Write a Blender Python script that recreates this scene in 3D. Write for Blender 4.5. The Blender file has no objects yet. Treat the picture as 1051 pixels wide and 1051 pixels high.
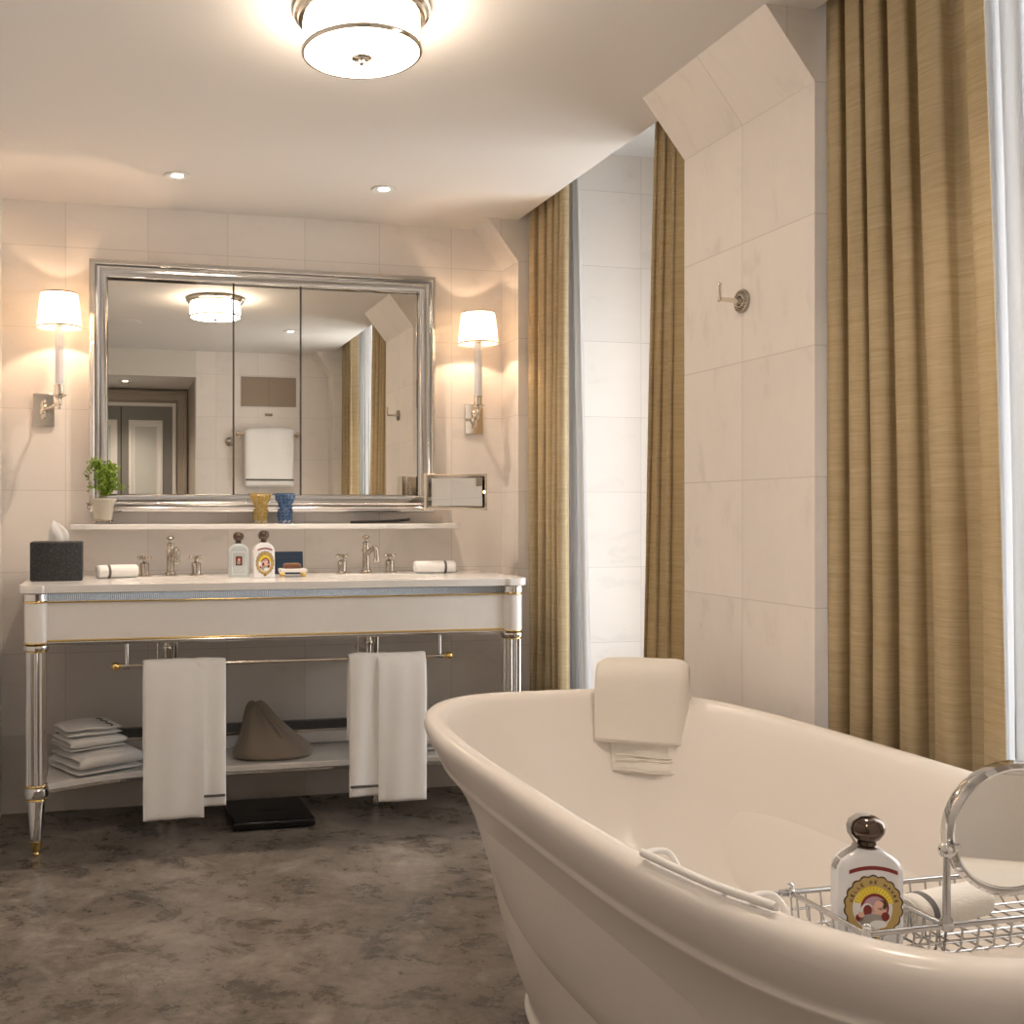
import bpy, bmesh, math, random
from mathutils import Vector, Matrix
from mathutils.geometry import tessellate_polygon
R = math.radians
PI = math.pi
random.seed(7)
sc = bpy.context.scene
col = sc.collection

# ------------------------------------------------------------------ camera
cd = bpy.data.cameras.new('camera'); cam = bpy.data.objects.new('camera', cd); col.objects.link(cam)
cam.location = (0, 0, 1.15)
cam.rotation_euler = (R(90), 0, -math.atan(247/1063))
cd.sensor_width = 36; cd.lens = 1063/1051*36
cd.shift_x = (525.5-355)/1051; cd.shift_y = 0.0005
cd.clip_start = .02
sc.camera = cam
# ------------------------------------------------------------------ light
sc.view_settings.view_transform = 'Standard'; sc.view_settings.look = 'None'
sc.view_settings.gamma = 1; sc.view_settings.use_curve_mapping = False
sc.view_settings.exposure = 1.24
SKY = 2.6
w = bpy.data.worlds.new('overcast_sky'); sc.world = w; w.use_nodes = True
bg = w.node_tree.nodes['Background']; bg.inputs[0].default_value = (.98, .99, .985, 1); bg.inputs[1].default_value = SKY
def portal(y0, y1, h=2.3, zc=1.4):
    l = bpy.data.lights.new('window_portal', 'AREA'); l.shape = 'RECTANGLE'; l.size = y1-y0; l.size_y = h
    l.cycles.is_portal = True
    o = bpy.data.objects.new('window_portal', l); col.objects.link(o)
    o.location = (2.36, (y0+y1)/2, zc); o.rotation_euler = (R(90), 0, R(90))
portal(.65, 2.146); portal(2.80, 3.68, 2.0, 1.22)
CEIL_E, SCONCE_W, SPOT_W = 10.5, 1.6, 17.0
WARM = (1.0, .68, .44)

# ------------------------------------------------------------------ materials
def mat(name, base=(.8, .8, .8), rough=.5, metal=0, spec=.5, trans=0, emis=None, es=0, ior=1.45, coat=0):
    m = bpy.data.materials.new(name); m.use_nodes = True
    b = m.node_tree.nodes['Principled BSDF']
    b.inputs['Base Color'].default_value = (*base, 1); b.inputs['Roughness'].default_value = rough
    b.inputs['Metallic'].default_value = metal; b.inputs['Specular IOR Level'].default_value = spec
    b.inputs['Transmission Weight'].default_value = trans; b.inputs['IOR'].default_value = ior
    b.inputs['Coat Weight'].default_value = coat
    if emis: b.inputs['Emission Color'].default_value = (*emis, 1); b.inputs['Emission Strength'].default_value = es
    return m
def N(m, t, **k):
    n = m.node_tree.nodes.new(t)
    for a, v in k.items(): setattr(n, a, v)
    return n
def L(m, a, b): m.node_tree.links.new(a, b)
def BS(m): return m.node_tree.nodes['Principled BSDF']
def math_(m, op, a, b=None, c=None):
    n = N(m, 'ShaderNodeMath', operation=op)
    for i, v in enumerate((a, b, c)):
        if v is None: continue
        if isinstance(v, (int, float)): n.inputs[i].default_value = v
        else: L(m, v, n.inputs[i])
    return n.outputs[0]
def mix(m, f, a, b):
    n = N(m, 'ShaderNodeMix', data_type='RGBA')
    for i, v in ((0, f), (6, a), (7, b)):
        if isinstance(v, (int, float)): n.inputs[i].default_value = v
        elif isinstance(v, tuple): n.inputs[i].default_value = (*v, 1)
        else: L(m, v, n.inputs[i])
    return n.outputs[2]
def noise(m, vec, scale, detail=4, rough=.55, dist=0):
    n = N(m, 'ShaderNodeTexNoise'); n.inputs['Scale'].default_value = scale; n.inputs['Detail'].default_value = detail
    n.inputs['Roughness'].default_value = rough; n.inputs['Distortion'].default_value = dist
    if vec is not None: L(m, vec, n.inputs['Vector'])
    return n.outputs['Fac']
def ramp(m, f, stops):
    n = N(m, 'ShaderNodeValToRGB'); e = n.color_ramp.elements
    e[0].position = stops[0][0]; e[0].color = (*stops[0][1], 1); e[1].position = stops[-1][0]; e[1].color = (*stops[-1][1], 1)
    for p, c in stops[1:-1]:
        x = e.new(p); x.color = (*c, 1)
    L(m, f, n.inputs[0]); return n.outputs[0]
def mapping(m, scale=(1, 1, 1), rot=(0, 0, 0)):
    t = N(m, 'ShaderNodeTexCoord'); mp = N(m, 'ShaderNodeMapping')
    mp.inputs['Scale'].default_value = scale; mp.inputs['Rotation'].default_value = rot
    L(m, t.outputs['Object'], mp.inputs[0]); return mp.outputs[0]
def bump(m, h, s, d=.01):
    n = N(m, 'ShaderNodeBump'); n.inputs['Strength'].default_value = s; n.inputs['Distance'].default_value = d
    L(m, h, n.inputs['Height']); L(m, n.outputs[0], BS(m).inputs['Normal'])
TS = .3133
def tile(name, axes, base=(.84, .79, .745), offs=(.164, .24, -.018), gw=.0012):
    """honed white marble slabs; axes = which world axes carry joints"""
    m = mat(name, base, .42, spec=.35)
    t = N(m, 'ShaderNodeTexCoord'); s = N(m, 'ShaderNodeSeparateXYZ'); L(m, t.outputs['Object'], s.inputs[0])
    g = None; ids = []
    for a in axes:
        q = math_(m, 'DIVIDE', math_(m, 'SUBTRACT', s.outputs[a], offs[a]), TS)
        ids.append(math_(m, 'FLOOR', q))
        f = math_(m, 'ABSOLUTE', math_(m, 'SUBTRACT', math_(m, 'FRACT', math_(m, 'ADD', q, .5)), .5))
        k = math_(m, 'LESS_THAN', f, gw/TS)
        g = k if g is None else math_(m, 'MAXIMUM', g, k)
    seed = ids[0]
    if len(ids) > 1: seed = math_(m, 'ADD', ids[0], math_(m, 'MULTIPLY', ids[1], 7.31))
    wn = N(m, 'ShaderNodeTexWhiteNoise', noise_dimensions='1D'); L(m, seed, wn.inputs['W'])
    cv = N(m, 'ShaderNodeVectorMath', operation='ADD'); L(m, t.outputs['Object'], cv.inputs[0])
    sv = N(m, 'ShaderNodeVectorMath', operation='SCALE'); L(m, wn.outputs['Color'], sv.inputs[0]); sv.inputs['Scale'].default_value = 9
    L(m, sv.outputs[0], cv.inputs[1])
    mp = N(m, 'ShaderNodeMapping'); mp.inputs['Rotation'].default_value = (.6, .8, .5); mp.inputs['Scale'].default_value = (1, 4.5, 2)
    L(m, cv.outputs[0], mp.inputs[0])
    v = noise(m, mp.outputs[0], 3.2, 8, .62, .5)
    c = ramp(m, v, [(.30, tuple(x*.90 for x in base)), (.43, tuple(x*.985 for x in base)), (.6, base), (.8, tuple(min(1, x*1.03) for x in base))])
    var = math_(m, 'MULTIPLY_ADD', wn.outputs['Value'], .05, .965)
    vm = N(m, 'ShaderNodeVectorMath', operation='SCALE'); L(m, c, vm.inputs[0]); L(m, var, vm.inputs['Scale'])
    L(m, mix(m, g, vm.outputs[0], tuple(x*.76 for x in base)), BS(m).inputs['Base Color'])
    bump(m, math_(m, 'SUBTRACT', 1, g), .25, .001)
    return m
M = {}
M['tile_xz'] = tile('marble_tile_xz', (0, 2)); M['tile_yz'] = tile('marble_tile_yz', (1, 2)); M['tile_y'] = tile('marble_tile_y', (1,)); M['tile_bay'] = tile('marble_tile_bay', (0, 2), offs=(.0009, .24, -.018))
M['ceiling'] = mat('ceiling_paint', (.80, .77, .74), .8, spec=.2)
M['plaster'] = mat('plaster', (.72, .69, .64), .7)
# floor: brown grey honed limestone
m = M['floor'] = mat('floor_stone', rough=.3, spec=.45)
v = mapping(m, (1, 1.1, 1), (0, 0, .45)); n1 = noise(m, v, 2.2, 5, .6, .4); n2 = noise(m, v, 5.5, 15, .78, .3); n3 = noise(m, v, 26, 8, .7)
mx = math_(m, 'ADD', math_(m, 'MULTIPLY_ADD', n2, .62, math_(m, 'MULTIPLY', n1, .38)), math_(m, 'MULTIPLY', n3, .34))
c = ramp(m, mx, [(.52, (.060, .050, .042)), (.61, (.115, .097, .082)), (.68, (.185, .158, .134)), (.75, (.25, .218, .188)), (.86, (.38, .345, .305))])
crk = N(m, 'ShaderNodeTexNoise'); crk.inputs['Scale'].default_value = 3.2; crk.inputs['Detail'].default_value = 9; crk.inputs['Distortion'].default_value = 1.2; L(m, v, crk.inputs['Vector'])
ridge = math_(m, 'ABSOLUTE', math_(m, 'SUBTRACT', crk.outputs['Fac'], .5))
c = mix(m, math_(m, 'MULTIPLY', math_(m, 'LESS_THAN', ridge, .006), math_(m, 'MULTIPLY', math_(m, 'GREATER_THAN', n2, .52), .45)), c, (.04, .032, .027))
sp = noise(m, v, 70, 3, .6)
c = mix(m, math_(m, 'MULTIPLY', math_(m, 'GREATER_THAN', sp, .70), .35), c, (.42, .37, .32))
L(m, c, BS(m).inputs['Base Color'])
L(m, math_(m, 'MULTIPLY_ADD', n2, .30, .14), BS(m).inputs['Roughness']); bump(m, n2, .08, .004)

def counter_marble(name, base, sc_=2.2):
    m = mat(name, base, .14, spec=.5)
    v = mapping(m, (1, 1.3, 1), (.3, .2, .7)); n = noise(m, v, sc_, 9, .62, 1.2)
    L(m, ramp(m, n, [(.25, tuple(x*.72 for x in base)), (.34, tuple(x*.95 for x in base)), (.5, base), (1, base)]), BS(m).inputs['Base Color'])
    return m
M['marble'] = counter_marble('white_marble', (.84, .82, .80))
M['enamel'] = mat('tub_enamel', (.79, .745, .70), .24, spec=.4)
M['china'] = mat('white_china', (.86, .85, .83), .1)
M['chrome'] = mat('chrome', (.66, .655, .65), .09, 1)
M['nickel'] = mat('polished_nickel', (.74, .68, .60), .14, 1)
M['tap'] = mat('tap_nickel', (.56, .51, .45), .12, 1)
M['dark_nickel'] = mat('antique_nickel', (.42, .38, .33), .22, 1)
M['brass'] = mat('brass', (.86, .62, .24), .16, 1)
M['bronze'] = mat('bronze_cap', (.13, .095, .075), .16, .85)
M['mirror'] = mat('mirror_glass', (.86, .84, .79), .0, 1)
M['gap'] = mat('dark_edge', (.05, .045, .04), .4)
m = M['ribbed'] = mat('ribbed_chrome', (.25, .26, .275), .25, 1)
v = mapping(m); s = N(m, 'ShaderNodeSeparateXYZ'); L(m, v, s.inputs[0])
wv = math_(m, 'SINE', math_(m, 'MULTIPLY', math_(m, 'ADD', s.outputs[0], s.outputs[1]), 2*PI/.0065)); bump(m, wv, .9, .002)
m = M['shade'] = mat('lampshade_linen', (.92, .86, .74), .8, emis=(1.0, .82, .60), es=.6)
t_ = N(m, 'ShaderNodeBsdfTranslucent'); t_.inputs[0].default_value = (.95, .85, .68, 1)
ms = N(m, 'ShaderNodeMixShader'); ms.inputs[0].default_value = .75
L(m, BS(m).outputs[0], ms.inputs[1]); L(m, t_.outputs[0], ms.inputs[2]); L(m, ms.outputs[0], m.node_tree.nodes['Material Output'].inputs[0])
M['opal'] = mat('opal_glass_lit', (.95, .92, .85), .3, emis=(1.0, .83, .65), es=CEIL_E)
M['spot'] = mat('spot_lamp_lit', (1, 1, 1), .3, emis=(1.0, .78, .52), es=14)
M['led'] = mat('mirror_lamp_lit', (1, 1, 1), .3, emis=(1.0, .6, .25), es=9)
M['candle'] = mat('frosted_candle_tube', (.80, .80, .84), .25, trans=.25)
M['rim_trim'] = mat('shade_trim', (.16, .10, .055), .6)
def cloth(name, base, rough=.95, sc_=380, s=.35, transl=0, spec=.1):
    m = mat(name, base, rough, spec=spec); v = mapping(m)
    n = noise(m, v, sc_, 2, .6); n2 = noise(m, v, 14, 4, .6)
    L(m, mix(m, math_(m, 'MULTIPLY', n2, .35), base, tuple(x*.86 for x in base)), BS(m).inputs['Base Color']); bump(m, n, s, .0025)
    BS(m).inputs['Sheen Weight'].default_value = .25
    if transl:
        t = N(m, 'ShaderNodeBsdfTranslucent'); t.inputs[0].default_value = (*base, 1)
        k = N(m, 'ShaderNodeMixShader'); k.inputs[0].default_value = transl
        L(m, BS(m).outputs[0], k.inputs[1]); L(m, t.outputs[0], k.inputs[2]); L(m, k.outputs[0], m.node_tree.nodes['Material Output'].inputs[0])
    return m
M['towel'] = cloth('white_terry', (.90, .885, .87)); M['bath_towel'] = cloth('cream_terry', (.80, .755, .69), s=.6)
M['stripe'] = cloth('grey_stripe', (.13, .12, .115)); M['sack'] = cloth('taupe_sack', (.27, .225, .18), .6, 600, .2, spec=.35)
M['sheer'] = cloth('sheer_voile', (.86, .86, .87), transl=.5)
m = M['curtain'] = mat('gold_linen', rough=.75, spec=.15)
v = mapping(m, (2.2, 2.2, 46)); n1 = noise(m, v, 2.5, 6, .7); v2 = mapping(m, (6, 6, 190)); n2 = noise(m, v2, 2.5, 3, .6)
v3 = mapping(m, (400, 400, 3)); n3 = noise(m, v3, 1, 2)
mx = math_(m, 'MULTIPLY_ADD', n1, .55, math_(m, 'MULTIPLY', n2, .45))
c = ramp(m, mx, [(.30, (.42, .325, .19)), (.5, (.56, .45, .28)), (.70, (.67, .57, .39))])
L(m, c, BS(m).inputs['Base Color']); bump(m, math_(m, 'ADD', n2, math_(m, 'MULTIPLY', n3, .4)), .3, .003)
t_ = N(m, 'ShaderNodeBsdfTranslucent'); L(m, mix(m, .35, c, (.75, .55, .2)), t_.inputs[0]); k = N(m, 'ShaderNodeMixShader'); k.inputs[0].default_value = .24
L(m, BS(m).outputs[0], k.inputs[1]); L(m, t_.outputs[0], k.inputs[2]); L(m, k.outputs[0], m.node_tree.nodes['Material Output'].inputs[0])
M['white_paint'] = mat('white_paint', (.8, .8, .79), .4); M['door_grey'] = mat('grey_door_paint', (.24, .24, .23), .5)
M['door_pale'] = mat('pale_grey_panel', (.60, .63, .62), .45); M['taupe'] = mat('taupe_moulding', (.42, .37, .32), .5)
M['brown_panel'] = mat('brown_stone_panel', (.33, .255, .19), .5)
m = M['shagreen'] = mat('black_shagreen', (.012, .012, .013), .38)
v = mapping(m); vo = N(m, 'ShaderNodeTexVoronoi'); vo.inputs['Scale'].default_value = 260; L(m, v, vo.inputs['Vector'])
L(m, ramp(m, noise(m, v, 330, 2, .7), [(.0, (.006, .006, .007)), (.6, (.016, .017, .018)), (.72, (.20, .23, .25))]), BS(m).inputs['Base Color']); bump(m, vo.outputs[0], .8, .003)
M['tissue'] = cloth('tissue_paper', (.9, .89, .88), transl=.3)
M['black'] = mat('black_glass', (.006, .006, .007), .08); M['black_matte'] = mat('black_matte', (.012, .011, .012), .35)
M['pot'] = mat('cream_crackle_pot', (.56, .52, .43), .35); M['leaf'] = mat('fern_leaf', (.17, .27, .02), .5, trans=0)
M['soil'] = mat('dark_soil', (.03, .02, .012), .9); M['stem'] = mat('stem', (.05, .035, .015), .6)
def crystal(name, c):
    m = mat(name, c, .05, trans=.6, ior=1.45); v = mapping(m, (1, 1, 1), (0, 0, 0)); vo = N(m, 'ShaderNodeTexVoronoi', feature='DISTANCE_TO_EDGE'); vo.inputs['Scale'].default_value = 75; vo.inputs['Randomness'].default_value = .35
    L(m, v, vo.inputs['Vector']); e = math_(m, 'LESS_THAN', vo.outputs[0], .09)  # mask for paler cell edges, cut-glass sparkle painted into the colour
    L(m, mix(m, e, c, tuple(min(1, x*.8+.22) for x in c)), BS(m).inputs['Base Color']); bump(m, vo.outputs[0], 1, .006); return m
M['amber'] = crystal('amber_crystal', (.66, .45, .08)); M['blue'] = crystal('blue_crystal', (.008, .13, .36))
M['clear'] = mat('clear_crystal', (.9, .93, .95), .05, trans=.8, ior=1.3)
M['bottle'] = mat('white_porcelain', (.80, .81, .84), .12); M['glass_bottle'] = mat('silvered_bottle', (.60, .67, .69), .12, .15)
M['navy'] = mat('navy_card', (.010, .028, .06), .5); M['soap'] = mat('brown_soap', (.17, .075, .04), .4)
M['gold_paint'] = mat('gold_print', (.50, .36, .13), .4); M['dark_print'] = mat('dark_print', (.08, .045, .02), .5)
M['yellow'] = mat('yellow_print', (.85, .68, .05), .5); M['red'] = mat('dark_red_print', (.22, .025, .02), .5)
M['mauve'] = mat('mauve_print', (.50, .33, .38), .5); M['skin'] = mat('peach_print', (.80, .50, .40), .5)
M['drape'] = mat('grey_print', (.36, .33, .30), .5); M['white_print'] = mat('white_print', (.8, .8, .8), .4); M['plastic'] = mat('white_plastic_coating', (.82, .80, .77), .3)
M['strap'] = mat('grey_paper_seal', (.36, .34, .32), .6); M['steel'] = mat('satin_wire', (.50, .49, .48), .2, 1)
M['outside'] = mat('pale_facade', (.6, .62, .65), .8)

# ------------------------------------------------------------------ mesh helpers
class MB:
    def __init__(s): s.v = []; s.f = []; s.m = []
    def add(s, vs, fs, m=0):
        o = len(s.v); s.v += [tuple(p) for p in vs]
        for f in fs: s.f.append([o+i for i in f]); s.m.append(m)
        return s
    def box(s, x0, x1, y0, y1, z0, z1, m=0):
        return s.add([(x0, y0, z0), (x1, y0, z0), (x1, y1, z0), (x0, y1, z0), (x0, y0, z1), (x1, y0, z1), (x1, y1, z1), (x0, y1, z1)],
                     [(3, 2, 1, 0), (4, 5, 6, 7), (0, 1, 5, 4), (1, 2, 6, 5), (2, 3, 7, 6), (3, 0, 4, 7)], m)
    def rings(s, rings, m=0, cap0=True, cap1=True, closed=True):
        n = len(rings[0]); vs = [p for r in rings for p in r]; fs = []
        for i in range(len(rings)-1):
            for j in range(n if closed else n-1):
                k = (j+1) % n; fs.append((i*n+j, i*n+k, (i+1)*n+k, (i+1)*n+j))
        if cap0: fs.append(tuple(reversed(range(n))))
        if cap1: fs.append(tuple(range((len(rings)-1)*n, len(rings)*n)))
        return s.add(vs, fs, m)
    def lathe(s, prof, c=(0, 0, 0), axis='Z', seg=32, m=0, sx=1, sy=1, fl=0, nfl=0, cap=True):
        rs = []
        for r, z in prof:
            ring = []
            for i in range(seg):
                a = 2*PI*i/seg; rr = max(r, 1e-5)*(1-fl*(.5+.5*math.cos(a*nfl)) if nfl else 1)
                p = (rr*math.cos(a)*sx, rr*math.sin(a)*sy, z)
                if axis == 'Y': p = (p[0], -p[2], p[1])     # axis runs toward -Y
                if axis == 'X': p = (p[2], p[0], p[1])
                ring.append((c[0]+p[0], c[1]+p[1], c[2]+p[2]))
            rs.append(ring)
        return s.rings(rs, m, cap, cap)
    def tube(s, pts, r, seg=10, m=0, closed=False, flat=1):
        P = [Vector(p) for p in pts]; n = len(P); rs = []; up = Vector((0, 0, 1)); prev = None
        for i, p in enumerate(P):
            a = P[(i-1) % n] if (closed or i) else p; b = P[(i+1) % n] if (closed or i < n-1) else p
            t = (b-a).normalized()
            if prev is None:
                u = t.cross(up if abs(t.z) < .95 else Vector((0, 1, 0))).normalized()
            else: u = (prev-t*prev.dot(t)).normalized()
            prev = u; w_ = t.cross(u); rr = r[i] if isinstance(r, (list, tuple)) else r
            rs.append([p+u*math.cos(2*PI*k/seg)*rr+w_*math.sin(2*PI*k/seg)*rr*flat for k in range(seg)])
        if closed: rs.append(rs[0])
        return s.rings(rs, m, not closed, not closed)
    def prism(s, poly, z0, z1, m=0):
        return s.rings([[(x, y, z0) for x, y in poly], [(x, y, z1) for x, y in poly]], m)
    def sphere(s, c, r, seg=20, m=0, sx=1, sy=1, sz=1):
        k = seg//2; return s.lathe([(r*math.sin(PI*i/k), -r*sz*math.cos(PI*i/k)) for i in range(k+1)], c, 'Z', seg, m, sx, sy)
    def grid(s, fn, nu, nv, m=0):
        vs = [fn(i/nu, j/nv) for j in range(nv+1) for i in range(nu+1)]
        fs = [(j*(nu+1)+i, j*(nu+1)+i+1, (j+1)*(nu+1)+i+1, (j+1)*(nu+1)+i) for j in range(nv) for i in range(nu)]
        return s.add(vs, fs, m)
    def frame(s, x0, x1, z0, z1, prof, m=0):
        """mitred rectangular frame in the XZ plane; prof = (inset, y)"""
        rs = [[(x0+d, y, z0+d), (x1-d, y, z0+d), (x1-d, y, z1-d), (x0+d, y, z1-d)] for d, y in prof]
        return s.rings(rs, m, False, False)
    def build(s, name, mats, parent=None, bevel=0, seg=3, solid=0, sub=0, sharp=38, loc=None, rot=None):
        me = bpy.data.meshes.new(name); me.from_pydata(s.v, [], s.f)
        if not isinstance(mats, (list, tuple)): mats = [mats]
        for q in mats: me.materials.append(M[q] if isinstance(q, str) else q)
        me.polygons.foreach_set('material_index', s.m)
        bm = bmesh.new(); bm.from_mesh(me); bmesh.ops.remove_doubles(bm, verts=bm.verts, dist=1e-6); bmesh.ops.recalc_face_normals(bm, faces=bm.faces); bm.to_mesh(me); bm.free()
        me.polygons.foreach_set('use_smooth', [True]*len(me.polygons)); me.set_sharp_from_angle(angle=R(sharp)); me.update()
        o = bpy.data.objects.new(name, me); col.objects.link(o)
        if parent: o.parent = parent
        if loc: o.location = loc
        if rot: o.rotation_euler = rot
        if solid: q = o.modifiers.new('s', 'SOLIDIFY'); q.thickness = solid; q.offset = 0
        if sub: q = o.modifiers.new('u', 'SUBSURF'); q.levels = sub; q.render_levels = sub
        if bevel: q = o.modifiers.new('b', 'BEVEL'); q.width = bevel; q.segments = seg; q.limit_method = 'ANGLE'; q.angle_limit = R(38)
        return o
def tag(o, label, cat, group=None):
    o['label'] = label; o['category'] = cat
    if group: o['group'] = group
    return o
def thing(name, label, cat, loc=(0, 0, 0), rz=0, group=None):
    o = bpy.data.objects.new(name, None); col.objects.link(o); o.location = loc; o.rotation_euler = (0, 0, rz); o.empty_display_size = .05
    return tag(o, label, cat, group)
def struct(o): o['kind'] = 'structure'; return o
def dup(root, loc, rz=0, label=None):
    r = root.copy(); col.objects.link(r); r.location = loc; r.rotation_euler = (0, 0, rz)
    if label: r['label'] = label
    for ch in list(root.children):
        c = ch.copy(); col.objects.link(c); c.parent = r
        for g in ch.children:
            d = g.copy(); col.objects.link(d); d.parent = c
    return r
def lamp(name, kind, loc, power, parent=None, color=WARM, radius=.01, spot=None, blend=.4):
    l = bpy.data.lights.new(name, kind); l.energy = power; l.color = color; l.shadow_soft_size = radius
    if spot: l.spot_size = R(spot); l.spot_blend = blend
    o = bpy.data.objects.new(name, l); col.objects.link(o); o.location = loc
    if parent: o.parent = parent
    return o

# ================================================================== ROOM
XL, XP, XW, YB, YO, YN, ZC, ZB = -.385, 1.643, 2.36, 4.139, .47, -.35, 2.345, 2.645
CH, ZS = 1.51, 2.176                       # chamfer: ceiling line x, height where it meets the pier face
WT = .12
struct(MB().box(XL-WT, XW+.3, YN-WT, YB+WT, -.1, 0).build('floor', 'floor'))
struct(MB().box(XL-WT, XP, YN-WT, YB+WT, ZC, ZB+.1).build('ceiling', 'ceiling'))
struct(MB().box(XL-WT, XP+.02, YB, YB+WT, 0, ZC).build('wall_back', 'tile_xz'))
struct(MB().box(XL-WT, XL, YN-WT, YB, 0, ZC).build('wall_left', 'tile_yz'))
def pier(name, y0, y1, m='tile_yz'):
    o = MB().box(XP, XW, y0, y1, 0, ZB, 0)
    o.add([(XP, y0, ZS), (CH, y0, ZC), (XP, y0, ZC), (XP, y1, ZS), (CH, y1, ZC), (XP, y1, ZC)], [(0, 1, 2), (5, 4, 3), (0, 3, 4, 1)], 1)
    b = o.build(name, [m, 'tile_y', 'tile_bay'], sharp=10)
    for p in b.data.polygons:
        if abs(p.normal.y) > .9: p.material_index = 2
    return struct(b)
pier('wall_right', 2.146, 2.715)
pier('trim_1', 3.96, YB+WT); pier('trim_2', YN, .65)
def bay(n, b0, b1, y0, y1, z1):
    z0 = .25
    o = MB().box(XW, XW+WT, b0, b1, 0, z0).box(XW, XW+WT, b0, b1, z1, ZB).box(XW, XW+WT, b0, y0, z0, z1).box(XW, XW+WT, y1, b1, z0, z1).build('wall_window_%d' % n, 'tile_yz'); struct(o)
    struct(MB().box(XP, XW+WT, b0, b1, ZB, ZB+.1).build('ceiling_bay_%d' % n, 'white_paint'))
    f = MB(); ym = (y0+y1)/2
    for a, b, c, d in ((y0, y0+.06, z0, z1), (y1-.06, y1, z0, z1), (y0, y1, z0, z0+.06), (y0, y1, z1-.06, z1), (ym-.03, ym+.03, z0, z1)):
        f.box(XW+.02, XW+.08, a, b, c, d)
    wobj = struct(f.build('window_%d' % n, 'white_paint', bevel=.003))
    g = mat('window_glass_%d' % n, (1, 1, 1), 0); nt = g.node_tree; tr = N(g, 'ShaderNodeBsdfTransparent'); gl = N(g, 'ShaderNodeBsdfGlossy'); gl.inputs['Roughness'].default_value = .02
    mm = N(g, 'ShaderNodeMixShader'); mm.inputs[0].default_value = .06; L(g, tr.outputs[0], mm.inputs[1]); L(g, gl.outputs[0], mm.inputs[2]); L(g, mm.outputs[0], nt.nodes['Material Output'].inputs[0])
    MB().box(XW+.045, XW+.051, y0+.05, y1-.05, z0+.05, z1-.05).build('pane', g, wobj)
bay(1, .65, 2.146, .651, 2.145, 2.45); bay(2, 2.715, 3.96, 2.80, 3.68, 2.18)  # unseen second window made smaller so less daylight reaches its bay reveal
# wall behind the camera, with the door niche on its left
NX, NZ = .644, 2.152
struct(MB().box(NX, XP, YO-.12, YO, 0, ZC).build('wall_front', 'tile_xz'))
struct(MB().box(XL, NX, YO-.12, YO, NZ, ZC).build('wall_over_door', 'plaster'))
struct(MB().box(NX, NX+WT, YN, YO-.12, 0, NZ).build('wall_niche', 'taupe'))
struct(MB().box(XL, NX, YN, YO-.12, NZ, ZC).build('ceiling_niche', 'ceiling'))
struct(MB().box(XL-WT, NX+WT, YN-WT, YN, 0, ZC).build('wall_door', 'taupe'))
def door_frame_prof(x0, x1, z1):
    rs = []
    for d, y in ((0, YN), (0, YN+.05), (.02, YN+.05), (.025, YN+.035), (.07, YN+.035), (.075, YN+.02), (.10, YN+.02), (.10, YN)):
        rs.append([(x0+d, y, 0), (x0+d, y, z1-d), (x1-d, y, z1-d), (x1-d, y, 0)])
    return MB().rings(rs, 0, False, False, closed=False)
struct(door_frame_prof(-.36, .63, 2.13).build('trim_door', 'taupe', sharp=20))
d = struct(MB().box(-.25, .53, YN+.001, YN+.02, 0, 2.02).build('door_1', 'door_grey', bevel=.003))
MB().frame(-.255, .545, -.05, 2.035, [(0, YN+.001), (0, YN+.04), (.028, YN+.04), (.028, YN+.001)]).build('door_frame', 'white_paint', d, bevel=.004)
for a, b in ((.17, .44), (-.20, .08)):
    MB().frame(a, b, 1.0, 1.895, [(0, YN+.018), (0, YN+.034), (.02, YN+.036), (.035, YN+.026), (.05, YN+.026), (.05, YN+.016)]).build('door_moulding', 'white_paint', d, bevel=.003)
    MB().box(a+.05, b-.05, YN+.015, YN+.024, 1.05, 1.845).build('door_panel', 'door_pale', d)
MB().box(.105, .115, YN+.015, YN+.0215, 0, 2.0).build('door_gap', 'gap', d)

# ================================================================== CURTAINS
def curtain(name, m, X, t0, t1, b0, b1, n, amp, label, cat='curtain', z1=2.63, ph=0, group=None, seed=1):
    rd = random.Random(seed); js = [rd.uniform(-.35, .35) for _ in range(40)]
    def fn(u, v):
        z = .006+(z1-.006)*v; e = max(0, 1-v)**.8
        y = (t0+(t1-t0)*u)*(1-e)+(b0+(b1-b0)*u)*e
        k = 2*PI*n*u+ph+js[int(u*n) % 40]*math.sin(PI*((u*n) % 1))
        s_ = math.sin(k); a = amp*(.75+.3*e+.5*js[(int(u*n)+7) % 40]); k = 2*PI*n*(u+.06*math.sin(5*u+seed))+ph; s_ = math.sin(k)
        x = X+a*(abs(s_)**.75)*(1 if s_ > 0 else -1)+.006*math.sin(3*k+6*v)*e
        y += .22*(abs(b1-b0)/n)*math.sin(2*k)*.6+.008*math.sin(5*v+js[int(u*n) % 40]*9)*e
        return (x, y, z)
    o = MB().grid(fn, n*22, 40).build(name, m, solid=.0025, sharp=180)
    return tag(o, label, cat, group)
curtain('curtain', 'curtain', 1.690, 2.138, 1.728, 2.112, 1.622, 5, .026, 'wide gold slub linen curtain hanging right of the hook wall beside the tub', seed=5)
curtain('curtain', 'curtain', 1.735, 2.745, 3.02, 2.745, 3.14, 4, .026, 'narrow gold curtain just left of the hook wall, above the tub towel', seed=9)
curtain('curtain', 'curtain', 1.70, 3.95, 3.61, 3.95, 3.645, 5, .024, 'gold curtain hanging in the corner beside the vanity right end', seed=14)
curtain('curtain', 'curtain', 1.725, .67, .98, .67, 1.02, 5, .034, 'gold curtain at the near end of the window bay, seen in the mirror', seed=21)
curtain('sheer_curtain', 'sheer', 1.80, 2.12, 1.66, 2.12, 1.55, 6, .016, 'white sheer curtain at the right edge, behind the wide gold curtain', seed=3)
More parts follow.
